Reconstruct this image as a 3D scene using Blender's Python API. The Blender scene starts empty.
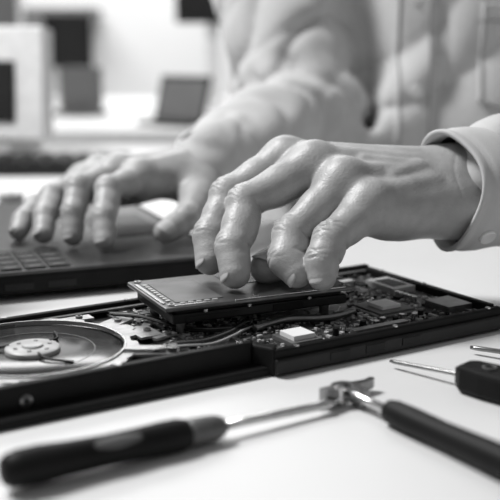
import bpy, bmesh, math, random
import numpy as np
from mathutils import Vector, Matrix
from mathutils.bvhtree import BVHTree
random.seed(7); rng=np.random.RandomState(3)
scene=bpy.context.scene
scene.view_settings.view_transform='Standard'
scene.view_settings.look='None'

# ------------------------------------------------------------ materials
def mat(name,g,rough=.5,metal=0.,var=.08,vscale=60.,bump=0.,bscale=400.,bdist=.0005,spec=.5,g2=None,sss=0.,coat=0.,wr=0.):
    m=bpy.data.materials.new(name); m.use_nodes=True
    nt=m.node_tree; b=nt.nodes['Principled BSDF']
    tc=nt.nodes.new('ShaderNodeTexCoord')
    n=nt.nodes.new('ShaderNodeTexNoise'); n.inputs['Scale'].default_value=vscale; n.inputs['Detail'].default_value=4
    nt.links.new(tc.outputs['Object'],n.inputs['Vector'])
    r=nt.nodes.new('ShaderNodeValToRGB')
    a=g*(1-var); c=g*(1+var)
    if g2 is not None: a,c=g,g2
    r.color_ramp.elements[0].position=.3; r.color_ramp.elements[1].position=.7
    r.color_ramp.elements[0].color=(a,a,a,1); r.color_ramp.elements[1].color=(c,c,c,1)
    nt.links.new(n.outputs['Fac'],r.inputs['Fac']); nt.links.new(r.outputs['Color'],b.inputs['Base Color'])
    b.inputs['Roughness'].default_value=rough; b.inputs['Metallic'].default_value=metal
    b.inputs['Specular IOR Level'].default_value=spec
    if coat: b.inputs['Coat Weight'].default_value=coat
    if sss:
        b.inputs['Subsurface Weight'].default_value=sss
        b.inputs['Subsurface Radius'].default_value=(.003,.003,.003)
        b.inputs['Subsurface Scale'].default_value=1.0
    prev=None
    if wr:
        v=nt.nodes.new('ShaderNodeTexVoronoi'); v.feature='DISTANCE_TO_EDGE'; v.inputs['Scale'].default_value=520
        mp=nt.nodes.new('ShaderNodeMapping'); mp.inputs['Scale'].default_value=(1,.8,1.5)
        nt.links.new(tc.outputs['Object'],mp.inputs['Vector']); nt.links.new(mp.outputs['Vector'],v.inputs['Vector'])
        bp=nt.nodes.new('ShaderNodeBump'); bp.inputs['Strength'].default_value=wr; bp.inputs['Distance'].default_value=.0008
        nt.links.new(v.outputs['Distance'],bp.inputs['Height']); prev=bp
    if bump:
        n2=nt.nodes.new('ShaderNodeTexNoise'); n2.inputs['Scale'].default_value=bscale; n2.inputs['Detail'].default_value=3
        nt.links.new(tc.outputs['Object'],n2.inputs['Vector'])
        bp=nt.nodes.new('ShaderNodeBump'); bp.inputs['Strength'].default_value=bump; bp.inputs['Distance'].default_value=bdist
        nt.links.new(n2.outputs['Fac'],bp.inputs['Height'])
        if prev: nt.links.new(prev.outputs['Normal'],bp.inputs['Normal'])
        nt.links.new(bp.outputs['Normal'],b.inputs['Normal'])
    return m
M=dict(
 table=mat('table_white',.69,.45,var=.02,vscale=8,bump=.05,bscale=900),
 skin=mat('skin',.36,.44,var=.13,vscale=80,bump=.34,bscale=480,bdist=.0007,sss=.05,wr=.20,spec=.5),
 nail=mat('nail',.48,.40,var=.04,spec=.35),
 shirt=mat('shirt_cotton',.52,.9,var=.05,vscale=40,bump=.35,bscale=900,bdist=.0006,spec=.1),
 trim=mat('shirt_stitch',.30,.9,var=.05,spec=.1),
 cuff_shade=mat('cuff_inside_shade',.08,.9,spec=.1),  # shade inside the sleeve opening put into the colour, darker than the shirt cloth
 trousers=mat('trousers',.05,.9), hair=mat('hair',.03,.6),
 button=mat('button',.75,.3),
 black=mat('black_plastic',.010,.5,var=.2,bump=.1,spec=.12),
 black2=mat('dark_casing',.013,.4,var=.15,bump=.1,spec=.25),
 well=mat('inner_dark',.011,.5,var=.3,spec=.25),
 pcb=mat('circuit_board',.014,.35,g2=.05,vscale=260,bump=.5,bscale=500,spec=.35),
 midg=mat('component_grey',.10,.45,var=.3),
 lightg=mat('component_light',.42,.4,var=.15),
 bracket=mat('bracket_metal',.45,.33,.7,var=.2,vscale=120),
 white=mat('white_label',.80,.5,var=.04),
 metal=mat('brushed_metal',.65,.25,1.,var=.12,vscale=200),
 dmetal=mat('dark_metal',.24,.28,.9,var=.2,vscale=150),
 plate=mat('cover_metal',.15,.30,.75,var=.12,vscale=120),
 platter=mat('disc_surface',.075,.18,.85,var=.05,vscale=20),
 gold=mat('contact_pads',.65,.3,.8),
 palmrest=mat('laptop_top',.03,.28,var=.06,bump=.05),
 wall=mat('wall_paint',.80,.9,var=.02,vscale=3), floor=mat('floor_vinyl',.3,.6,var=.1,vscale=5),
 officeblk=mat('office_dark',.02,.5,spec=.15), officegrey=mat('office_grey',.14,.6),
 officewht=mat('office_white',.72,.5), rubber=mat('grip_rubber',.12,.7,var=.1,bump=.4,bscale=800,spec=.2),
)
TOP=[]
# ------------------------------------------------------------ mesh builder
class MB:
    def __init__(s): s.v=[];s.f=[];s.m=[];s.s=[];s.mats=[]
    def mi(s,k):
        if k not in s.mats: s.mats.append(k)
        return s.mats.index(k)
    def add(s,vs,fs,k,smooth=False):
        o=len(s.v); s.v+= [tuple(p) for p in vs]; i=s.mi(k)
        for f in fs: s.f.append([o+q for q in f]); s.m.append(i); s.s.append(smooth)
    def box(s,c,d,k,rot=0,tilt=0,roll=0):
        x,y,z=[q/2 for q in d]; ca,sa=math.cos(rot),math.sin(rot); vs=[]
        for sx,sy,sz in [(-1,-1,-1),(1,-1,-1),(1,1,-1),(-1,1,-1),(-1,-1,1),(1,-1,1),(1,1,1),(-1,1,1)]:
            px,py,pz=sx*x,sy*y,sz*z
            if roll: px,pz=px*math.cos(roll)-pz*math.sin(roll),px*math.sin(roll)+pz*math.cos(roll)
            if tilt: py,pz=py*math.cos(tilt)-pz*math.sin(tilt),py*math.sin(tilt)+pz*math.cos(tilt)
            vs.append((c[0]+px*ca-py*sa,c[1]+px*sa+py*ca,c[2]+pz))
        s.add(vs,[(0,3,2,1),(4,5,6,7),(0,1,5,4),(1,2,6,5),(2,3,7,6),(3,0,4,7)],k)
    def b2(s,x0,x1,y0,y1,z0,z1,k): s.box(((x0+x1)/2,(y0+y1)/2,(z0+z1)/2),(x1-x0,y1-y0,z1-z0),k)
    def lathe(s,a,d,prof,k,n=28,sc=(1,1),smooth=True,caps=True,up=(0,0,1)):
        a=Vector(a); d=Vector(d).normalized(); u=Vector(up)
        if abs(u.dot(d))>.95: u=Vector((1,0,0))
        sd=d.cross(u).normalized(); u=sd.cross(d).normalized(); vs=[];fs=[]
        for t,r in prof:
            for i in range(n):
                th=2*math.pi*i/n
                vs.append(a+d*t+sd*(math.cos(th)*r*sc[0])+u*(math.sin(th)*r*sc[1]))
        for j in range(len(prof)-1):
            for i in range(n):
                i2=(i+1)%n; fs.append((j*n+i,j*n+i2,(j+1)*n+i2,(j+1)*n+i))
        if caps:
            fs.append(tuple(range(n))[::-1]); fs.append(tuple((len(prof)-1)*n+i for i in range(n)))
        s.add(vs,fs,k,smooth)
    def cyl(s,c,r,z0,z1,k,n=32,smooth=False): s.lathe((c[0],c[1],z0),(0,0,1),[(0,r),(z1-z0,r)],k,n,smooth=smooth)
    def tube(s,pts,r,k,n=8,sub=6):
        P=[Vector(p) for p in pts]; Q=[]
        for i in range(len(P)-1):
            p0=P[max(i-1,0)];p1=P[i];p2=P[i+1];p3=P[min(i+2,len(P)-1)]
            for j in range(sub):
                t=j/sub
                Q.append(.5*((2*p1)+(-p0+p2)*t+(2*p0-5*p1+4*p2-p3)*t*t+(-p0+3*p1-3*p2+p3)*t**3))
        Q.append(P[-1]); vs=[];fs=[]
        for i,q in enumerate(Q):
            d=(Q[min(i+1,len(Q)-1)]-Q[max(i-1,0)]).normalized(); u=Vector((0,0,1))
            if abs(d.z)>.95: u=Vector((1,0,0))
            sd=d.cross(u).normalized(); u=sd.cross(d)
            for a in range(n):
                th=2*math.pi*a/n; vs.append(q+sd*math.cos(th)*r+u*math.sin(th)*r)
        for j in range(len(Q)-1):
            for i in range(n):
                i2=(i+1)%n; fs.append((j*n+i,j*n+i2,(j+1)*n+i2,(j+1)*n+i))
        fs.append(tuple(range(n))[::-1]); fs.append(tuple((len(Q)-1)*n+i for i in range(n)))
        s.add(vs,fs,k,True)
    def prism(s,poly,z0,z1,k):
        n=len(poly); vs=[(x,y,z0) for x,y in poly]+[(x,y,z1) for x,y in poly]
        fs=[tuple(range(n))[::-1],tuple(range(n,2*n))]+[(i,(i+1)%n,n+(i+1)%n,n+i) for i in range(n)]
        s.add(vs,fs,k)
    def ring(s,c,ri,ro,z0,z1,k,n=64,fo=None,a0=0,a1=2*math.pi):
        vs=[];fs=[]; full=abs(a1-a0-2*math.pi)<1e-6; N=n if full else n+1
        for i in range(N):
            th=a0+(a1-a0)*i/n; R=fo(th) if fo else ro
            for (rr,z) in((ri,z0),(R,z0),(R,z1),(ri,z1)):
                vs.append((c[0]+rr*math.cos(th),c[1]+rr*math.sin(th),z))
        for i in range(n):
            j=(i+1)%N
            for q in range(4): fs.append((i*4+q,j*4+q,j*4+(q+1)%4,i*4+(q+1)%4))
        if not full: fs.append((0,1,2,3)); fs.append(tuple(n*4+q for q in(3,2,1,0)))
        s.add(vs,fs,k)
    def obj(s,name,rotz=0,bevel=0,parent=None,loc=(0,0,0)):
        me=bpy.data.meshes.new(name); me.from_pydata(s.v,[],s.f)
        for k in s.mats: me.materials.append(M[k])
        me.polygons.foreach_set('material_index',s.m); me.polygons.foreach_set('use_smooth',s.s); me.update()
        bm=bmesh.new(); bm.from_mesh(me); bmesh.ops.recalc_face_normals(bm,faces=bm.faces); bm.to_mesh(me); bm.free()
        o=bpy.data.objects.new(name,me); scene.collection.objects.link(o)
        o.rotation_euler[2]=rotz; o.location=loc
        if bevel:
            b=o.modifiers.new('bevel','BEVEL'); b.width=bevel; b.segments=2; b.limit_method='ANGLE'; b.angle_limit=math.radians(50)
        if parent: o.parent=parent
        else: TOP.append(o)
        return o
def empty(name):
    e=bpy.data.objects.new(name,None); scene.collection.objects.link(e); TOP.append(e); e.empty_display_size=.05; return e

# ------------------------------------------------------------ signed-distance modelling
def smin(a,b,k):
    h=np.clip(.5+.5*(b-a)/k,0,1); return b+(a-b)*h-k*h*(1-h)
class Field:
    def __init__(s,lo,hi,h):
        s.lo=np.array(lo,float); s.h=h; s.n=np.ceil((np.array(hi)-s.lo)/h).astype(int)+1
        s.ax=[(s.lo[i]+h*np.arange(s.n[i])).astype(np.float32) for i in range(3)]
        s.F=np.full(tuple(s.n),.5,np.float32)
    def sl(s,lo,hi):
        a=np.clip(np.floor((np.array(lo)-s.lo)/s.h).astype(int),0,s.n-1); b=np.clip(np.ceil((np.array(hi)-s.lo)/s.h).astype(int)+1,a+1,s.n)
        return tuple(slice(a[i],b[i]) for i in range(3))
    def P(s,sl): return s.ax[0][sl[0]][:,None,None],s.ax[1][sl[1]][None,:,None],s.ax[2][sl[2]][None,None,:]
    def capd(s,sl,a,b,ra,rb):
        X,Y,Z=s.P(sl); a=np.array(a,float);b=np.array(b,float);ab=b-a;L=ab.dot(ab)+1e-12
        t=np.clip(((X-a[0])*ab[0]+(Y-a[1])*ab[1]+(Z-a[2])*ab[2])/L,0,1)
        return np.sqrt((X-a[0]-t*ab[0])**2+(Y-a[1]-t*ab[1])**2+(Z-a[2]-t*ab[2])**2)-(ra+(rb-ra)*t)
    def box_of(s,pts,pad):
        p=np.array(pts); return s.sl(p.min(0)-pad,p.max(0)+pad)
    def cap(s,a,b,ra,rb,k):
        sl=s.box_of([a,b],max(ra,rb)+k*1.5+s.h*3); s.F[sl]=smin(s.F[sl],s.capd(sl,a,b,ra,rb),k)
    def carve(s,a,b,ra,rb,k):
        sl=s.box_of([a,b],max(ra,rb)+k*1.5+s.h*3); s.F[sl]=-smin(-s.F[sl],s.capd(sl,a,b,ra,rb),k)
    def ell(s,c,r,k):
        c=np.array(c);r=np.array(r,float); sl=s.sl(c-r-k*1.5,c+r+k*1.5); X,Y,Z=s.P(sl)
        q=np.sqrt(((X-c[0])/r[0])**2+((Y-c[1])/r[1])**2+((Z-c[2])/r[2])**2); d=(q-1)*r.min()
        s.F[sl]=smin(s.F[sl],d,k)
    def nets(s):
        F=s.F; ins=F<0; nx,ny,nz=F.shape; cnt=np.zeros((nx-1,ny-1,nz-1),np.int8)
        for i in(0,1):
            for j in(0,1):
                for k in(0,1): cnt+=ins[i:nx-1+i,j:ny-1+j,k:nz-1+k]
        act=(cnt>0)&(cnt<8); I=np.argwhere(act); N=len(I); idx=np.full(act.shape,-1,np.int32); idx[act]=np.arange(N)
        acc=np.zeros((N,3)); c=np.zeros(N)
        for a in range(3):
            b,d=[q for q in range(3) if q!=a]
            for u in(0,1):
                for w in(0,1):
                    o=np.zeros(3,int);o[b]=u;o[d]=w;p0=I+o;p1=p0.copy();p1[:,a]+=1
                    f0=F[p0[:,0],p0[:,1],p0[:,2]];f1=F[p1[:,0],p1[:,1],p1[:,2]]
                    mk=(f0<0)!=(f1<0); t=np.where(mk,f0/np.where(mk,f0-f1,1),0); pp=o[None,:]+np.zeros((N,3)); pp[:,a]+=t
                    acc+=pp*mk[:,None]; c+=mk
        V=s.lo+(I+acc/c[:,None])*s.h; Q=[]
        for a in range(3):
            b,d=[(1,2),(2,0),(0,1)][a]
            s0=[slice(None)]*3;s1=[slice(None)]*3;s0[a]=slice(0,-1);s1[a]=slice(1,None)
            A=ins[tuple(s0)];B=ins[tuple(s1)]; E=np.argwhere(A!=B)
            ok=(E[:,b]>0)&(E[:,d]>0)&(E[:,b]<F.shape[b]-1)&(E[:,d]<F.shape[d]-1); E=E[ok]
            fl=A[E[:,0],E[:,1],E[:,2]]
            def g(x,y):
                p=E.copy();p[:,b]-=x;p[:,d]-=y; return idx[p[:,0],p[:,1],p[:,2]]
            q=np.stack([g(1,1),g(0,1),g(0,0),g(1,0)],1); q[~fl]=q[~fl][:,::-1]; Q.append(q)
        return V,np.concatenate(Q)
def mesh_np(name,V,Q,mats,midx=None,parent=None,smooth_it=0):
    me=bpy.data.meshes.new(name); me.vertices.add(len(V)); me.vertices.foreach_set('co',V.astype(np.float32).ravel())
    me.loops.add(len(Q)*4); me.loops.foreach_set('vertex_index',Q.astype(np.int32).ravel())
    me.polygons.add(len(Q)); me.polygons.foreach_set('loop_start',np.arange(len(Q),dtype=np.int32)*4)
    for k in mats: me.materials.append(M[k])
    if midx is not None: me.polygons.foreach_set('material_index',midx.astype(np.int32))
    me.polygons.foreach_set('use_smooth',np.ones(len(Q),bool)); me.update(calc_edges=True); me.validate()
    o=bpy.data.objects.new(name,me); scene.collection.objects.link(o)
    if smooth_it:
        md=o.modifiers.new('smooth','SMOOTH'); md.iterations=smooth_it; md.factor=.5
    if parent: o.parent=parent
    return o
nrm=lambda v: v/ (np.linalg.norm(v)+1e-12)

# ------------------------------------------------------------ hands
def build_hand(name,parent,lo,hi,h,wrist,fore,across,dors,fingers,thumb,fat=1.,spread=.012):
    fd=Field(lo,hi,h); W=np.array(wrist);FA=np.array(fore);ac=nrm(np.array(across,float));dn=nrm(np.array(dors,float))
    mc=[np.array(f[0]) for f in fingers]
    wo=[-1,-.35,.35,1]
    fd.cap(W-ac*.011,FA-ac*.012,.0165,.020,.01); fd.cap(W+ac*.012,FA+ac*.013,.0165,.020,.012)
    for i,m in enumerate(mc):
        w0=W+ac*spread*wo[i]; r=[.0140,.0140,.0135,.0128][i]
        fd.cap(w0,m-dn*.003,.0165,r,.012)
        fd.cap(w0*.35+m*.65-dn*.008,m-dn*.008,.013,.0115,.012)
    for i in range(3): fd.cap(mc[i]-dn*.004,mc[i+1]-dn*.004,.0120,.0118,.008)
    T=[np.array(t) for t in thumb]
    fd.cap(W-ac*.010,T[0],.016,.017,.014); fd.cap(T[0],T[1],.0175,.0140,.014)
    fd.cap(T[1]*.5+T[0]*.5,mc[0]*.7+W*.3-dn*.006,.010,.009,.014)
    fd.cap(W+ac*.016-dn*.006,mc[3]*.75+W*.25-dn*.011,.0150,.0135,.014)
    for i,m in enumerate(mc):
        fd.cap(m+dn*.0085,W*.65+m*.35+ac*.003*wo[i]+dn*.0135,.0022,.0010,.009)
        fd.cap(m+dn*.003,m+dn*.003,.0110,.0110,.008)
    a=mc[1]*.6+mc[2]*.4; b=mc[3]*.5+mc[2]*.5
    fd.cap(a*.75+W*.25+dn*.0125,a*.35+W*.65+ac*.004+dn*.0160,.0013,.0013,.006)
    fd.cap(b*.7+W*.3+dn*.0125,a*.35+W*.65+ac*.004+dn*.0160,.0013,.0013,.006)
    P=fd.F.copy(); nails=[]
    chains=[(f,[.0128,.0109,.0100,.0086]) for f in fingers[:3]]+[(fingers[3],[.0118,.0098,.0090,.0077])]+[(thumb[1:],[.0138,.0118,.0095])]
    for ci,(ch,rad) in enumerate(chains):
        C=[np.array(c,float) for c in ch]; rad=[r*fat for r in rad]
        sl=fd.box_of(C,.022); G=np.full(P[sl].shape,.5,np.float32)
        mid=(C[0]+C[-1])/2
        if ci<4: nd=nrm(C[1]-(C[0]+C[-1])/2 + dn*.01)
        else: nd=nrm(C[1]-mid+dn*.012)
        for i in range(len(C)-1):
            m=(C[i]+C[i+1])/2; rm=(rad[i]+rad[i+1])/2*.985
            G=smin(G,fd.capd(sl,C[i],m,rad[i],rm),.003); G=smin(G,fd.capd(sl,m,C[i+1],rm,rad[i+1]),.003)
            ax=nrm(C[i+1]-C[i]); n=nrm(nd-ax*nd.dot(ax))
            if i<len(C)-2 or ci==4:
                G=smin(G,fd.capd(sl,m-n*.0028-ax*.005,m-n*.0028+ax*.005,rm*.88,rm*.88),.006)
        ax=nrm(C[-1]-C[-2]); n=nrm(nd-ax*nd.dot(ax))
        G=smin(G,fd.capd(sl,C[-1]-ax*.006-n*.0014,C[-1]-n*.0010,rad[-1]*.98,rad[-1]*.93),.004)
        X,Y,Z=fd.P(sl)
        for j in range(1,len(C)-1):
            J=C[j]; t=nrm(nrm(C[j]-C[j-1])+nrm(C[j+1]-C[j])); n=nrm(nd-t*nd.dot(t)); sd=np.cross(t,n); r=rad[j]
            S=(X-J[0])*t[0]+(Y-J[1])*t[1]+(Z-J[2])*t[2]; D=(X-J[0])*n[0]+(Y-J[1])*n[1]+(Z-J[2])*n[2]; U=(X-J[0])*sd[0]+(Y-J[1])*sd[1]+(Z-J[2])*sd[2]
            big=(j==1)
            G=smin(G,np.sqrt((X-J[0]-n[0]*r*.12)**2+(Y-J[1]-n[1]*r*.12)**2+(Z-J[2]-n[2]*r*.12)**2)-r*.94,.005)
            dm=np.clip(D/(r*.6),0,1); fall=np.exp(-(U/(r*.75))**2)
            offs=[-.0056,-.0030,-.0004,.0020,.0046] if big else [-.0024,0,.0024]
            for q,o in enumerate(offs):
                w=o*(1+.45*(np.abs(U)/r)**2)+.0006*np.sin(600*U+q*2.1+ci)
                G=G+((.00130,.00095,.00140,.0010,.0008)[q] if big else .0008)*np.exp(-((S-w)/.00068)**2)*dm*fall
            G=G+.0013*np.exp(-(S/.0012)**2)*np.clip(-D/(r*.6),0,1)
        fd.F[sl]=np.minimum(fd.F[sl],smin(P[sl],G,.006 if ci<4 else .010))
        nails.append((C[-1],ax,n,rad[-1]*(1.0 if ci<4 else 1.1)))
    X,Y,Z=fd.ax[0][:,None,None],fd.ax[1][None,:,None],fd.ax[2][None,None,:]
    aw=nrm(mc[1]-W); S=((X-W[0])*aw[0]+(Y-W[1])*aw[1]+(Z-W[2])*aw[2])
    Uc=((X-W[0])*ac[0]+(Y-W[1])*ac[1]+(Z-W[2])*ac[2])
    for o,am_ in [(-.016,.0004),(-.008,.0003),(.006,.0003)]:
        fd.F+= (am_*np.exp(-((S-o-.004*np.sin(90*Uc+o*200))/.0012)**2)).astype(np.float32)
    V,Q=fd.nets(); mesh_np(name+'_skin',V,Q,['skin'],parent=parent,smooth_it=1)
    mb=MB()
    for (c,ax,n,r) in nails:
        n=nrm(n-ax*n.dot(ax)); sd=np.cross(ax,n); g=[];N=11;L=r*.95
        cc=c-ax*r*.15
        for layer in(0,1):
            for i in range(N):
                for j in range(N):
                    a=-1+2*i/(N-1); b=-1+2*j/(N-1)
                    aa=a*math.sqrt(1-b*b*.35); bb=b*math.sqrt(1-a*a*.35)
                    th=bb*.80; rr=r*(1.02 if layer else .9)
                    drop=.0009*max(0,aa)**2+.0009*max(0,-aa)**3
                    g.append(cc+ax*aa*L+sd*math.sin(th)*rr+n*(math.cos(th)*rr-drop))
        fs=[]
        for i in range(N-1):
            for j in range(N-1):
                q=(i*N+j,i*N+j+1,(i+1)*N+j+1,(i+1)*N+j); fs.append(tuple(x+N*N for x in q)); fs.append(q[::-1])
        for i in range(N-1):
            for (p,q) in(((i*N),((i+1)*N)),((i*N+N-1),((i+1)*N+N-1)),(i,i+1),((N-1)*N+i,(N-1)*N+i+1)):
                fs.append((p,q,q+N*N,p+N*N))
        mb.add(g,fs,'nail',True)
    mb.obj(name+'_nails',parent=parent)

person=empty('technician')
build_hand('left_hand',person,(-.050,.548,.022),(.215,.735,.135),.00082,
  (.136,.659,.082),(.205,.690,.085),(.1,-.72,-.68),(.20,-.40,.90),
  [[(.0231,.6585,.1015),(-.0143,.6431,.0800),(-.0252,.6227,.057),(-.0256,.6115,.0435)],
   [(.0413,.6427,.100),(-.0030,.624,.078),(-.0105,.5995,.0547),(-.0096,.5880,.0405)],
   [(.0592,.6256,.0915),(.0257,.606,.0610),(.0219,.5930,.0486),(.0280,.5860,.0412)],
   [(.0744,.6124,.0790),(.0485,.592,.061),(.0430,.5825,.0500),(.0425,.5775,.0408)]],
  [(.105,.676,.076),(.0574,.6644,.0594),(.0259,.6337,.0433),(.010,.6087,.0397)],spread=.013)
build_hand('right_hand',person,(-.210,.720,.010),(.03,.955,.110),.0011,
  (-.0252,.896,.0676),(.005,.945,.072),(-.45,.85,-.2),(.0,-.12,1),
  [[(-.0919,.8296,.0665),(-.1120,.782,.0635),(-.1125,.7595,.0455),(-.1110,.7460,.0295)],
   [(-.1115,.841,.0690),(-.1372,.7924,.0635),(-.1389,.7749,.0459),(-.1384,.7638,.0295)],
   [(-.1307,.8554,.0660),(-.1624,.8105,.0525),(-.1635,.7874,.0411),(-.1630,.772,.0295)],
   [(-.1462,.8640,.0580),(-.1785,.826,.0425),(-.1850,.8029,.0343),(-.1860,.7884,.0280)]],
  [(-.0405,.8617,.055),(-.0438,.8253,.0471),(-.0504,.7882,.039),(-.0667,.771,.0305)],fat=.88)

# body: torso, sleeves, legs, neck, head as one surface
B=Field((-.16,.55,-.78),(.56,1.42,.68),.0038)
B.cap((.10,1.20,-.22),(.095,1.20,.22),.12,.12,.08); B.cap((.27,1.18,-.22),(.265,1.165,.22),.12,.12,.08)
B.ell((.18,1.15,-.05),(.15,.13,.16),.08)
B.cap((.02,1.20,.29),(.345,1.14,.29),.065,.065,.07)
B.cap((.18,1.18,.30),(.175,1.145,.43),.058,.052,.04)
B.ell((.175,1.12,.53),(.074,.094,.115),.02); B.cap((.17,1.05,.52),(.17,1.025,.505),.011,.014,.012)
B.cap((.17,1.055,.455),(.17,1.06,.45),.03,.03,.03)
for sx in(-1,1):
    B.cap((.175+sx*.074,1.13,.525),(.175+sx*.079,1.135,.505),.016,.012,.006)
    B.cap((.155+sx*.03+.015,1.042,.54),(.155+sx*.03+.015,1.042,.54),.012,.012,.006)
B.carve((.100,1.085,.36),(.115,1.085,-.10),.034,.034,.03)
RE=(.060,1.080,.095); RW=(-.032,.885,.072)
SH=(-.0,1.175,.30)
B.cap(SH,RE,.060,.050,.02); B.cap(RE,RW,.052,.034,.02)
LE=(.33,.86,.098); LW=(.172,.672,.084)
B.cap((.36,1.13,.30),LE,.064,.056,.05); B.cap(LE,LW,.055,.036,.02)
for sx in(-1,1):
    B.cap((.18+sx*.09,1.18,-.28),(.18+sx*.11,.78,-.27),.09,.065,.05)
    B.cap((.18+sx*.11,.78,-.27),(.18+sx*.11,.82,-.66),.06,.042,.03)
    B.cap((.18+sx*.11,.85,-.70),(.18+sx*.12,.68,-.715),.04,.032,.02)
X=B.ax[0][:,None,None];Y=B.ax[1][None,:,None];Z=B.ax[2][None,None,:]
msk=np.clip((Z+.25)/.05,0,1)*np.clip((.36-Z)/.04,0,1)
w=np.sin(9*X+14*Z+1.0)+.6*np.sin(21*Z-11*X+2)
def crest(s,p=.7): return 1-2*np.abs(np.sin(s))**p
fold=.0036*np.sin(44*X-12*Z+1.8*w)+.0042*crest(30*X+9*Z+1.4*w)+.0030*crest(22*X-34*Z+1.6*w+1)
def seg(a,b):
    a=np.array(a);b=np.array(b);ab=b-a;L=ab.dot(ab)
    t=np.clip(((X-a[0])*ab[0]+(Y-a[1])*ab[1]+(Z-a[2])*ab[2])/L,-.6,1.6); tc=np.clip(t,0,1)
    return t,np.sqrt((X-a[0]-tc*ab[0])**2+(Y-a[1]-tc*ab[1])**2+(Z-a[2]-tc*ab[2])**2)
t,dd=seg(RE,RW); am=np.clip((.085-dd)/.02,0,1)
q=np.sin(34*X+46*Z+3*t)+.5*np.sin(75*X-50*Z+10*t)
sv=.0062*crest(t*6+24*(Z-.08)+10*X+.6*q,.6)+.0054*crest(t*9.5-30*(Z-.08)-6*X+.7*q+1,.55)+.0026*crest(t*17+38*(Z-.08)+.9*q,.6)
fold=fold*(1-am)+sv*am*(.40+.60*(1-np.clip(t,0,1)))
t,dd=seg(SH,RE); am2=np.clip((.085-dd)/.02,0,1)*np.clip(t*1.5,0,1)*(1-am*.6)
q=np.sin(34*X+30*Z)+.4*np.sin(60*X-50*Z)
fold=fold*(1-am2)+am2*(.0066*crest(t*6-20*X+12*Z+.5*q,.6)+.0048*crest(t*11+24*X+.8*q,.55)+.0024*crest(t*20-30*X+q,.6))
B.F+=(fold*msk).astype(np.float32)
V,Q=B.nets(); C=V[Q].mean(1)
mi=np.zeros(len(Q),int); mi[C[:,2]<-.22]=1
mi[(C[:,2]>.375)]=2; mi[(C[:,2]>.60)|((C[:,1]>1.13)&(C[:,2]>.50)&(abs(C[:,0]-.175)<.077))]=3
mi[C[:,2]<-.70]=3
mesh_np('body',V,Q,['shirt','trousers','skin','hair'],mi,parent=person,smooth_it=1)
bvh=BVHTree.FromPolygons([tuple(v) for v in V],[tuple(q) for q in Q])
def cloth_patch(name,x0,x1,z0,z1,nx,nz,off,k,shape=None,y0=.93):
    mb=MB();vs=[]
    for j in range(nz+1):
        for i in range(nx+1):
            u=i/nx;v=j/nz; x=x0+(x1-x0)*u; z=z0+(z1-z0)*v
            if shape: x,z=shape(u,v)
            hit=bvh.ray_cast(Vector((x,y0,z)),Vector((0,1,0)))
            y=hit[0].y if hit[0] else 1.08
            vs.append((x,y-off,z))
    n=len(vs); vs+= [(a,b+off*1.5,c) for a,b,c in vs]; fs=[]
    W_=nx+1
    for j in range(nz):
        for i in range(nx):
            q=(j*W_+i,j*W_+i+1,(j+1)*W_+i+1,(j+1)*W_+i); fs.append(q); fs.append(tuple(t+n for t in q[::-1]))
    for i in range(nx):
        fs.append((i,i+1,n+i+1,n+i)); a=nz*W_+i; fs.append((a,a+1,n+a+1,n+a))
    for j in range(nz):
        a=j*W_; fs.append((a,a+W_,n+a+W_,n+a)); a=j*W_+nx; fs.append((a,a+W_,n+a+W_,n+a))
    mb.add(vs,fs,k,True); return mb.obj(name,parent=person)
cloth_patch('placket',.150,.192,-.10,.33,8,90,.0045,'shirt')
cloth_patch('placket_seam',.1545,.1565,-.10,.33,1,90,.0055,'trim')
cloth_patch('placket_seam_2',.1855,.1875,-.10,.33,1,90,.0055,'trim')
cloth_patch('chest_pocket',.225,.325,.10,.215,24,24,.0045,'shirt',lambda u,v:(.235+.085*u,.115+.10*v-.012*(1-v)*(1-abs(2*u-1))))
cloth_patch('chest_pocket_hem',.235,.32,.195,.1972,24,1,.0056,'trim')
cloth_patch('chest_pocket_seam',.2375,.2395,.118,.215,1,24,.0056,'trim')
mb=MB()
for z in(.03,.125,.22):
    hit=bvh.ray_cast(Vector((.172,.93,z)),Vector((0,1,0)))
    y=(hit[0].y if hit[0] else 1.08)-.0050
    mb.lathe((.172,y+.001,z),(0,-1,0),[(0,.0062),(.0018,.0065),(.0026,.0056),(.0022,.0038),(.0020,.001)],'button',20)
mb.obj('shirt_buttons',parent=person)
# cuffs
def cuff(name,c0,ax,L,r0,r1,flat):
    mb=MB(); a=Vector(ax).normalized(); u=Vector((0,0,1)); sd=a.cross(u).normalized(); u=sd.cross(a); c0=Vector(c0); n=72; NL=28
    vs=[];fs=[]
    def ringp(s,r):
        for i in range(n):
            th=2*math.pi*i/n; rr=r*(1+.035*math.sin(3*th+1)+.02*math.sin(5*th+40*s))
            if s>.02: rr+=min(1,(s-.02)/.03)*.0022*(1-2*abs(math.sin(2.5*th+45*s+math.sin(3*th)))**.7)
            sx=s+.004*math.sin(th*2+.6)
            vs.append(c0+a*sx+sd*(math.cos(th)*rr*flat)+u*(math.sin(th)*rr))
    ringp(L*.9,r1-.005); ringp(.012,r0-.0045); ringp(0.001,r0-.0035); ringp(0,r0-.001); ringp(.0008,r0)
    for j in range(1,NL+1):
        t=j/NL; bump=-.0015*math.exp(-((L*t-.007)/.0018)**2); ringp(L*t,r0+(r1-r0)*t+bump+.0012*math.sin(t*9)*t)
    nr=len(vs)//n
    o=len(mb.v); mb.v+= [tuple(p) for p in vs]
    for j in range(nr-1):
        k=mb.mi('cuff_shade' if j<1 else 'shirt')
        for i in range(n):
            mb.f.append([o+q for q in (j*n+i,j*n+(i+1)%n,(j+1)*n+(i+1)%n,(j+1)*n+i)]); mb.m.append(k); mb.s.append(True)
    mb.obj(name,parent=person); return a,sd,u,c0
a,sd,u,c0=cuff('left_cuff',(.1290,.652,.081),(.93,.36,.04),.070,.0405,.0425,.92)
cb=bpy.data.objects['left_cuff']; cm=cb.data
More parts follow.
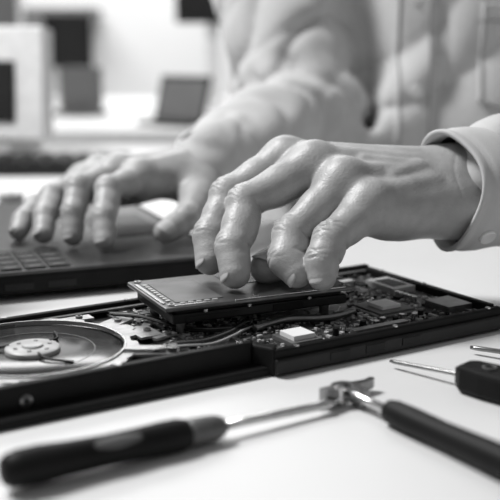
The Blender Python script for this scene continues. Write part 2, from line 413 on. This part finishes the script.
cbv=BVHTree.FromPolygons([tuple(v.co) for v in cm.vertices],[tuple(p.vertices) for p in cm.polygons])
mb=MB(); hit=cbv.ray_cast(Vector((.153,.45,.0545)),Vector((0,1,0)))
if hit[0]:
    out=hit[1]; out=out if out.y<0 else -out
    mb.lathe(hit[0]-out*.001,out,[(0,.0056),(.0022,.0058),(.0032,.0050),(.0026,.0036),(.0024,.001)],'button',24)
    mb.obj('cuff_button',parent=person)
cuff('right_cuff',(-.040,.872,.072),(.46,.88,.10),.060,.031,.037,.95)

# ------------------------------------------------------------ opened laptop (local frame turned 32 deg)
A32=math.radians(32)
lap=empty('disassembled_laptop')
mb=MB()
mb.b2(.085,.455,.433,.567,.0,.005,'black')
mb.prism([(.085,.443),(.278,.443),(.282,.449),(.085,.449)],.0,.0175,'black'); mb.prism([(.278,.443),(.284,.430),(.290,.436),(.282,.449)],.0,.0160,'black')
mb.prism([(.284,.430),(.455,.430),(.455,.4345),(.288,.4345)],.0,.0150,'black')
mb.b2(.085,.455,.562,.567,.005,.0165,'black'); mb.b2(.450,.455,.436,.561,.005,.0155,'black'); mb.b2(.085,.091,.446,.561,.005,.0165,'black')
mb.prism([(.284,.4275),(.457,.4275),(.457,.4305),(.284,.4305)],.001,.010,'black2')
mb.obj('base_shell',A32,.0012,lap)
mb=MB()
mb.b2(.290,.449,.4346,.4365,.0125,.0138,'dmetal'); mb.b2(.091,.449,.5575,.5610,.0125,.0140,'midg')
for (x,y,z) in[(.12,.446,.0175),(.20,.446,.0175),(.272,.446,.0175),(.30,.4322,.015),(.37,.4322,.015),(.445,.4322,.015),(.4525,.50,.0155),(.4525,.545,.0155),(.40,.5645,.0165),(.33,.5645,.0165),(.26,.5645,.0165),(.18,.5645,.0165)]:
    mb.cyl((x,y),.0017,z-.001,z+.0006,'metal',16)
mb.lathe((.150,.4432,.009),(0,-1,0),[(0,.0032),(.0008,.0032)],'dmetal',20); mb.lathe((.150,.4426,.009),(0,-1,0),[(0,.0018),(.0006,.0018)],'well',16)
for x in(.32,.345,.372): mb.b2(x,x+.014,.4270,.4280,.004,.0085,'well')
mb.obj('rim_details',A32,.0003,lap)
mb=MB(); c=(.177,.508)
mb.b2(.091,.284,.449,.561,.005,.0095,'well')
mb.lathe((c[0],c[1],.0095),(0,0,1),[(0,.049),(.0022,.049),(.0026,.0485),(.0026,.012)],'platter',96,caps=False)
mb.ring(c,.0335,.0340,.0118,.0123,'plate',96)
mb.lathe((c[0],c[1],.0095),(0,0,1),[(0,.015),(.0045,.015),(.0052,.014),(.0052,.006),(.0064,.0055),(.0064,.0)],'lightg',48,caps=False)
for i in range(3):
    th=.4+i*2.094
    mb.tube([(c[0]+.013*math.cos(th),c[1]+.013*math.sin(th),.0145),(c[0]+.022*math.cos(th+.15),c[1]+.022*math.sin(th+.15),.0135),(c[0]+.034*math.cos(th+.45),c[1]+.034*math.sin(th+.45),.0128)],.0008,'well')
for i in range(6):
    th=i*1.047; mb.cyl((c[0]+.0098*math.cos(th),c[1]+.0098*math.sin(th)),.0012,.0147,.0152,'dmetal',12)
def fo(th):
    r=.0560+.0018*math.sin(7*th+.5)+(.0040 if math.sin(4*th+1)>.35 else 0)+(.0030 if math.sin(11*th)>.6 else 0)
    cx,cy=math.cos(th),math.sin(th); lim=1e9
    if cy>0: lim=min(lim,(.5605-c[1])/cy)
    if cy<0: lim=min(lim,(.4495-c[1])/cy)
    return max(.0515,min(r,lim))
mb.ring(c,.0508,.054,.0120,.0140,'bracket',180,fo=fo)
mb.ring(c,.0500,.0511,.0105,.0150,'metal',96)
for (x,y,w_,h_,r_) in[(.237,.532,.022,.012,.5),(.231,.470,.026,.014,-.5),(.123,.549,.02,.012,-.4),(.243,.505,.014,.022,0),(.13,.456,.03,.010,.1),(.220,.551,.02,.009,0),(.254,.474,.020,.006,-.2),(.253,.520,.012,.005,.9),(.250,.492,.016,.004,.3)]:
    mb.box((x,y,.0128),(w_,h_,.0016),'bracket',r_); mb.cyl((x+.002,y),.0022,.0136,.0150,'dmetal',14); mb.cyl((x+.002,y),.0010,.0150,.0152,'well',8)
pv=(.240,.464); mb.cyl(pv,.0052,.0136,.0165,'metal',28); mb.cyl(pv,.0026,.0165,.0171,'dmetal',20)
mb.prism([(pv[0]-.002,pv[1]+.005),(pv[0]-.005,pv[1]-.002),(.222,.470),(.216,.475),(.218,.478),(.226,.476)],.0145,.0156,'bracket')
mb.obj('disc_drive_bay',A32,.0003,lap)
mb=MB()
mb.b2(.286,.448,.4360,.5615,.005,.0085,'pcb'); mb.b2(.243,.286,.449,.560,.005,.0090,'pcb')
taken=[(.313,.450,.012),(.398,.476,.017),(.352,.515,.03)]
for i in range(1700):
    x=random.uniform(.245,.446); y=random.uniform(.450 if x<.29 else .438,.560)
    if any(abs(x-a)<s and abs(y-b)<s for a,b,s in taken): continue
    k=random.choice(['midg','midg','lightg','black','gold','lightg','black','metal','midg','gold','lightg']); s_=random.choice([.0007,.0010,.0014,.0019])
    mb.box((x,y,.0088+s_*.3),(s_*random.choice([1,1.6,2.2]),s_,s_*.8),k,random.choice([0,math.pi/2]))
for i in range(34):
    x=random.uniform(.25,.435); y=random.uniform(.450,.555)
    if any(abs(x-a)<s+.005 and abs(y-b)<s+.005 for a,b,s in taken): continue
    w_=random.uniform(.004,.010); mb.box((x,y,.0097),(w_,w_*random.uniform(.6,1.2),.0018),random.choice(['black','well','black2','midg']),0)
    for q in range(6):
        mb.box((x-w_/2+w_*(q+.5)/6,y-w_*.62,.0092),(w_*.08,.0014,.0008),'gold'); mb.box((x-w_/2+w_*(q+.5)/6,y+w_*.62,.0092),(w_*.08,.0014,.0008),'gold')
for i in range(70):
    x=random.uniform(.29,.43); y=random.uniform(.440,.557); L=random.uniform(.005,.022)
    mb.box((x,y,.00865),(L,.00045,.0004),random.choice(['midg','lightg']),random.choice([0,0,math.pi/2,.785]))
mb.box((.313,.450,.0100),(.021,.021,.0026),'midg'); mb.box((.313,.450,.0126),(.0145,.0145,.0028),'white')
mb.box((.398,.476,.0098),(.028,.028,.0022),'midg'); mb.box((.398,.476,.0118),(.015,.015,.0022),'white')
for q in range(14):
    for sgn in(-1,1):
        mb.box((.398-.012+q*.00185,.476+sgn*.0155,.0094),(.0007,.002,.0010),'gold'); mb.box((.398+sgn*.0155,.476-.012+q*.00185,.0094),(.002,.0007,.0010),'gold')
mb.b2(.425,.445,.446,.468,.0085,.0130,'dmetal'); mb.b2(.426,.445,.50,.53,.0085,.0130,'lightg'); mb.b2(.430,.442,.505,.525,.0130,.0134,'well'); mb.b2(.345,.385,.4375,.4425,.0085,.0125,'dmetal')
mb.b2(.36,.42,.535,.541,.0085,.0125,'lightg'); mb.b2(.36,.42,.546,.551,.0085,.0125,'black2'); mb.b2(.36,.42,.553,.556,.0085,.0120,'lightg')
for q in range(26): mb.b2(.362+q*.0022,.3632+q*.0022,.541,.5425,.0085,.0120,'gold')
for q in range(10): mb.cyl((.338+q*.0075,.447+.003*(q%2)),.0019,.0085,.0130,'metal' if q%3 else 'black',14)
for q in range(5): mb.cyl((.425,.478+q*.0042),.0017,.0085,.0130,'metal',12)
mb.tube([(.300,.475,.0115),(.325,.480,.012),(.350,.470,.012),(.372,.474,.012)],.0022,'dmetal')
mb.obj('circuit_board',A32,.00015,lap,(0,0,.0022))
mb=MB()
for i in range(5):
    o=i*.0022
    mb.tube([(.229+o*.5,.466-o*.3,.0150),(.243,.460+o,.0165),(.262,.459+o*1.2,.0150),(.280,.464+o,.0160),(.292,.475+o,.0140),(.305,.482+o*1.5,.0130)],.0007,['lightg','black','black','midg','black'][i])
for i in range(4):
    o=i*.0024
    mb.tube([(.240,.548-o,.015),(.250,.530-o,.0165),(.262,.505-o,.0145),(.275,.490-o,.0140),(.300,.486-o,.0130)],.0007,['black','midg','black','black'][i])
mb.obj('cables',A32,0,lap)

# ------------------------------------------------------------ drive held by the fingers
HA=math.radians(25); hd=empty('hard_drive'); loc=(-.0450,.5475,0)
mb=MB(); mb.b2(0.002,.117,0.002,.066,.0190,.0250,'black2'); mb.obj('drive_body',HA,.0012,hd,loc)
mb=MB(); mb.b2(-.0035,.119,-.0015,.0685,.0278,.0303,'plate'); mb.obj('cover_plate',HA,.0008,hd,loc)
mb=MB()
mb.b2(.005,.113,.004,.063,.0250,.0278,'well'); mb.b2(.006,.036,.008,.056,.0303,.0307,'midg')
mb.b2(.052,.112,.034,.063,.0303,.0307,'midg')
for (x,y) in[(.002,.004),(.1145,.004),(.002,.064),(.1145,.064),(.055,.003)]:
    mb.cyl((x,y),.0022,.0303,.0312,'metal',16); mb.cyl((x,y),.0009,.0312,.0314,'well',8)
mb.b2(.010,.044,.0015,.0022,.0205,.0230,'well'); mb.b2(.066,.086,.0014,.0022,.0200,.0240,'black')
mb.b2(.003,.030,.0005,.0025,.0303,.0309,'metal'); mb.b2(-.002,.0000,.008,.058,.0303,.0309,'metal')
for q in range(9): mb.b2(.0020,.0045,.012+q*.005,.0150+q*.005,.0303,.0310,'lightg')
for q in range(5): mb.b2(.008+q*.005,.0112+q*.005,.0045,.0062,.0303,.0310,'lightg')
mb.b2(.040,.114,-.0012,.0002,.0303,.0308,'metal')
for x in(.022,.05,.09): mb.cyl((x,.0014),.0013,.0250,.0266,'metal',10)
for (x,y) in[(.01,.01),(.105,.01),(.01,.056),(.105,.056)]: mb.cyl((x,y),.003,.0109,.0192,'dmetal',14)
mb.obj('drive_details',HA,.0002,hd,loc)

# ------------------------------------------------------------ working laptop at the back left
LA=math.radians(22); nb=empty('laptop'); nloc=(-.012,.735,0)
mb=MB(); mb.b2(-.245,0,0,.31,.004,.0195,'black'); mb.obj('base',LA,.003,nb,nloc)
mb=MB(); mb.b2(-.238,-.008,.004,.304,.0190,.0200,'palmrest'); mb.b2(-.075,-.020,.10,.20,.0195,.0203,'black2')
mb.b2(-.235,-.118,.008,.078,.0195,.0202,'well')
for x in(-.23,-.015):
    for y in(.02,.29): mb.cyl((x,y),.006,0,.0042,'black',12)
for q in range(3): mb.b2(-.20+q*.03,-.18+q*.03,-.0006,.002,.008,.013,'well')
mb.obj('palm_rest',LA,.0003,nb,nloc)
mb=MB()
for r_ in range(6):
    for c_ in range(4):
        x=-.1365-r_*.0170;y=.010+c_*.0168
        mb.b2(x,x+.0145,y,y+.0145,.0202,.0212,'black'); mb.b2(x+.003,x+.0115,y+.0040,y+.0060,.0212,.0213,'midg')
mb.obj('keys',LA,.0004,nb,nloc)
mb=MB()
mb.box((-.262,.155,.118),(.006,.31,.205),'black2'); mb.box((-.2585,.155,.120),(.0006,.295,.185),'well'); mb.lathe((-.250,.02,.0195),(0,1,0),[(0,.006),(.27,.006)],'black',14)
mb.obj('screen_lid',LA,.002,nb,nloc)

# ------------------------------------------------------------ tools
sdv=empty('screwdriver'); a=Vector((-.100,.3735,.0095)); b=Vector((.0440,.4660,.0045)); d=(b-a).normalized(); L=(b-a).length
mb=MB()
mb.lathe(a,d,[(0,.002),(.0006,.0050),(.003,.0070),(.008,.0080),(.016,.0082),(.028,.0074),(.045,.0068),(.060,.0070),(.074,.0076),(.081,.0075),(.085,.0064),(.086,.0058)],'black',36)
mb.obj('handle',parent=sdv)
mb=MB()
up=Vector((0,0,1)); sd_=d.cross(up).normalized(); up=sd_.cross(d)
out=(up*.75+(-sd_ if sd_.y>0 else sd_)*.65).normalized()
p=a+d*.050+out*.0042
mb.lathe(p-d*.016,d,[(0,.0005),(.002,.0020),(.006,.0031),(.016,.0036),(.026,.0031),(.030,.0020),(.032,.0005)],'rubber',24,up=tuple(out))
mb.obj('grip_inlay',parent=sdv)
mb=MB()
mb.lathe(a,d,[(.0855,.0060),(.088,.0064),(.094,.0062),(.100,.0058),(.103,.0048),(.105,.0034)],'midg',30)
mb.obj('collar',parent=sdv)
mb=MB()
mb.lathe(a,d,[(.103,.0022),(.130,.0022),(.150,.0022),(.158,.0022),(.160,.0028),(.164,.0028),(.166,.0018),(L,.0016)],'metal',20)
mb.obj('shaft',parent=sdv)
spn=empty('wrench'); a=Vector((.0500,.4740,.0060)); b=Vector((.126,.3560,.0085)); d=(b-a).normalized()
mb=MB()
mb.lathe(a,d,[(.028,.0030),(.030,.0054),(.034,.0062),(.046,.0064),(.065,.0060),(.085,.0064),(.110,.0072),(.135,.0074),(.142,.0062),(.144,.003)],'black',36)
mb.obj('handle',parent=spn)
mb=MB()
mb.lathe(a,d,[(-.002,.0030),(.008,.0030),(.012,.0022),(.030,.0022)],'metal',20)
mb.obj('shaft',parent=spn)
mb=MB()
hc=(.0475,.4770)
mb.ring(hc,.0036,.0072,.0015,.0092,'dmetal',40,a0=-.6,a1=4.4)
mb.box((.0405,.4705,.006),(.0110,.0065,.0085),'dmetal',.55)
mb.prism([(.0500,.4820),(.0560,.4850),(.0635,.4915),(.0648,.4945),(.0620,.4955),(.0590,.4915),(.0530,.4885),(.0470,.4865)],.002,.0075,'dmetal')
mb.box((.0545,.4700,.006),(.0090,.0060,.0085),'dmetal',-.99)
mb.cyl((.0445,.4715),.0026,.0015,.0108,'metal',20)
mb.obj('jaw',bevel=.0010,parent=spn)
hx=empty('precision_driver'); a=Vector((.078,.5310,.0040)); b=Vector((.114,.4960,.0075)); d=(b-a).normalized()
mb=MB(); mb.lathe(a,d,[(0,.0008),(.003,.0012),(.048,.0012),(.052,.0016)],'dmetal',14); mb.obj('rod',parent=hx)
mb=MB()
ang=math.atan2(d.y,d.x); cs,sn=math.cos(ang),math.sin(ang)
def loc2(x,y): return (b.x+x*cs-y*sn,b.y+x*sn+y*cs)
poly=[loc2(x,y) for x,y in[(-.004,-.006),(0,-.0095),(.012,-.0110),(.050,-.0110),(.056,-.008),(.056,.008),(.050,.0110),(.012,.0110),(0,.0095),(-.004,.006)]]
mb.prism(poly,.0008,.0145,'black'); mb.obj('grip',bevel=.0025,parent=hx)
mb=MB(); q=loc2(-.0035,0); mb.box((q[0],q[1],.0080),(.004,.010,.009),'midg',ang); q=loc2(.012,0)
mb.ring(q,.0026,.0038,.0140,.0156,'midg',24); mb.obj('collar',bevel=.0005,parent=hx)
hx2=empty('precision_driver'); a=Vector((.128,.5560,.0040)); b=Vector((.175,.5250,.0060)); d=(b-a).normalized()
mb=MB(); mb.lathe(a,d,[(0,.0010),(.003,.0014),(.050,.0014)],'dmetal',14); mb.obj('rod',parent=hx2)
mb=MB(); mb.lathe(b-d*.004,d,[(0,.002),(.002,.0055),(.02,.0060),(.05,.0058),(.052,.003)],'black',24); mb.obj('grip',parent=hx2)

# ------------------------------------------------------------ furniture and room
mb=MB(); mb.b2(-.75,.95,.05,.985,-.03,0,'table'); mb.obj('work_table',bevel=.003)
wt=TOP[-1]
mb=MB()
for x in(-.70,.90):
    for y in(.10,.93): mb.b2(x-.02,x+.02,y-.02,y+.02,-.75,-.0301,'officegrey')
mb.obj('table_legs',parent=wt)
mb=MB(); mb.b2(-1.5,-.075,.99,1.70,-.03,0,'table')
for x in(-1.45,-.13):
    for y in(1.03,1.65): mb.b2(x-.02,x+.02,y-.02,y+.02,-.75,-.0301,'officegrey')
mb.obj('side_desk',bevel=.003)
mb=MB(); mb.cyl((.18,1.22),.19,-.42,-.372,'officeblk',40); mb.cyl((.18,1.22),.025,-.68,-.42,'officegrey',20)
for i in range(5):
    th=i*1.2566+.3; mb.box((.18+.13*math.cos(th),1.22+.13*math.sin(th),-.70),(.26,.04,.03),'officeblk',th); mb.cyl((.18+.25*math.cos(th),1.22+.25*math.sin(th)),.025,-.75,-.70,'officeblk',16)
mb.obj('office_stool',bevel=.004)
mb=MB(); mb.b2(-1.9,2.2,2.05,3.2,-.035,-.005,'officewht'); mb.b2(-1.88,-1.84,2.1,3.1,-.75,-.035,'officegrey'); mb.b2(2.1,2.15,2.1,3.1,-.75,-.035,'officegrey'); mb.obj('rear_desk',bevel=.003)
def monitor(name,x,y,zc,w,h,rot,case='officeblk',zd=-.005,tilt=0,front='officeblk',st='officewht'):
    mb=MB(); mb.box((0,0,zc),(w,.03,h),case,0,tilt); mb.box((0,-.0165,zc+.005),(w-.03,.003,h-.035),front,0,tilt); mb.box((0,.03,zc),(w*.5,.04,h*.5),case,0,tilt)
    mb.box((0,.045,(zc+zd)/2),(.035,.02,zc-zd),st); mb.lathe((0,.03,zd),(0,0,1),[(0,.07),(.008,.07),(.012,.06)],st,32)
    return mb.obj(name,rot,.003,None,(x,y,0))
monitor('computer_monitor',-.525,2.95,.170,.135,.15,.1)
monitor('computer_monitor',-.105,2.75,.330,.185,.225,-.08)
monitor('computer_monitor',-.78,2.70,.30,.36,.24,.2,'officewht',front='officegrey')
monitor('computer_monitor',-.41,2.45,.060,.10,.10,.35,'officegrey',front='officegrey',st='officegrey')
mb=MB(); mb.box((0,0,.112),(.30,.05,.165),'officewht',0,-.10); mb.box((.0,-.0275,.102),(.215,.006,.090),'officeblk',0,-.10)
mb.prism([(-.13,.02),(.13,.02),(.08,.15),(-.08,.15)],.035,.175,'officewht'); mb.box((0,.06,.014),(.18,.16,.028),'officewht')
mb.obj('desktop_computer',-.12,.008,None,(-.450,1.53,0))
mb=MB(); mb.box((0,0,.004),(.13,.09,.008),'officeblk'); mb.box((0,.035,.052),(.13,.008,.105),'officeblk',0,-.35,.0); mb.box((0,.031,.052),(.118,.002,.09),'officegrey',0,-.35); mb.obj('tablet_computer',-.55,.002,None,(-.165,2.17,-.004))
mb=MB(); mb.ring((-.262,1.085),.008,.014,0,.012,'officegrey',40); mb.ring((-.262,1.085),.0075,.0085,0,.013,'officewht',40); mb.obj('tape_roll',bevel=.001)
mb=MB(); mb.b2(-.17,.17,-.06,.06,0,.014,'officeblk')
for r_ in range(5):
    for c_ in range(12): mb.b2(-.163+c_*.0275,-.141+c_*.0275,-.054+r_*.022,-.036+r_*.022,.014,.019,'officeblk')
mb.obj('keyboard',.06,.002,None,(-.33,1.375,0))
# room
mb=MB(); mb.b2(-4,4,-2,5,-.80,-.75,'floor'); mb.obj('floor')
mb=MB(); wx=[(-2.6,-1.0),(-.55,.9),(1.4,2.8)]; z0,z1=.55,1.65
mb.b2(-4,4,5,5.1,-.75,z0,'wall'); mb.b2(-4,4,5,5.1,z1,2.0,'wall'); xs=[-4]+[q for p in wx for q in p]+[4]
for i in range(0,len(xs),2): mb.b2(xs[i],xs[i+1],5,5.1,z0,z1,'wall')
mb.obj('wall_back')
for i,(x0,x1) in enumerate(wx):
    mb=MB()
    for (p,q,r,s) in[(x0,x1,z0,z0+.05),(x0,x1,z1-.05,z1),(x0,x0+.05,z0,z1),(x1-.05,x1,z0,z1),((x0+x1)/2-.02,(x0+x1)/2+.02,z0,z1)]: mb.b2(p,q,4.98,5.06,r,s,'officewht')
    mb.obj('window_%d'%(i+1))
mb=MB(); mb.b2(-4.1,-4,-2,5.1,-.75,2,'wall'); mb.obj('wall_left')
mb=MB(); mb.b2(4,4.1,-2,5.1,-.75,2,'wall'); mb.obj('wall_right')
mb=MB(); mb.b2(-4,4,4.97,5,-.75,-.65,'officewht'); mb.obj('baseboard_back')
mb=MB(); mb.b2(-1.15,-.72,4.75,4.97,.255,.315,'officegrey'); mb.obj('wall_shelf')

for o in TOP: o.location.z+=.75

# ------------------------------------------------------------ light
w=bpy.data.worlds.new('sky'); scene.world=w; w.use_nodes=True
bg=w.node_tree.nodes['Background']; bg.inputs[0].default_value=(.9,.9,.9,1); bg.inputs[1].default_value=.25
def area(name,loc,tgt,sx,sy,e):
    l=bpy.data.lights.new(name,'AREA'); l.shape='RECTANGLE'; l.size=sx; l.size_y=sy; l.energy=e
    o=bpy.data.objects.new(name,l); scene.collection.objects.link(o); o.location=loc
    o.rotation_euler=(Vector(tgt)-Vector(loc)).to_track_quat('-Z','Y').to_euler(); return o
area('unseen_overhead_light',(-.95,.95,2.25),(0,.70,.80),.42,.42,42)
area('unseen_overhead_light',(-.9,3.6,2.6),(-.9,3.9,.75),2.5,1.5,98)  # background light with no visible source, added to brighten the back wall
# ------------------------------------------------------------ camera
cd=bpy.data.cameras.new('camera'); cam=bpy.data.objects.new('camera',cd); scene.collection.objects.link(cam); scene.camera=cam
cd.lens=72; cd.sensor_width=36; cd.clip_start=.01
cam.location=(0,0,.93); cam.rotation_euler=(math.radians(78),0,0)
cd.dof.use_dof=True; cd.dof.focus_distance=.60; cd.dof.aperture_fstop=6.0
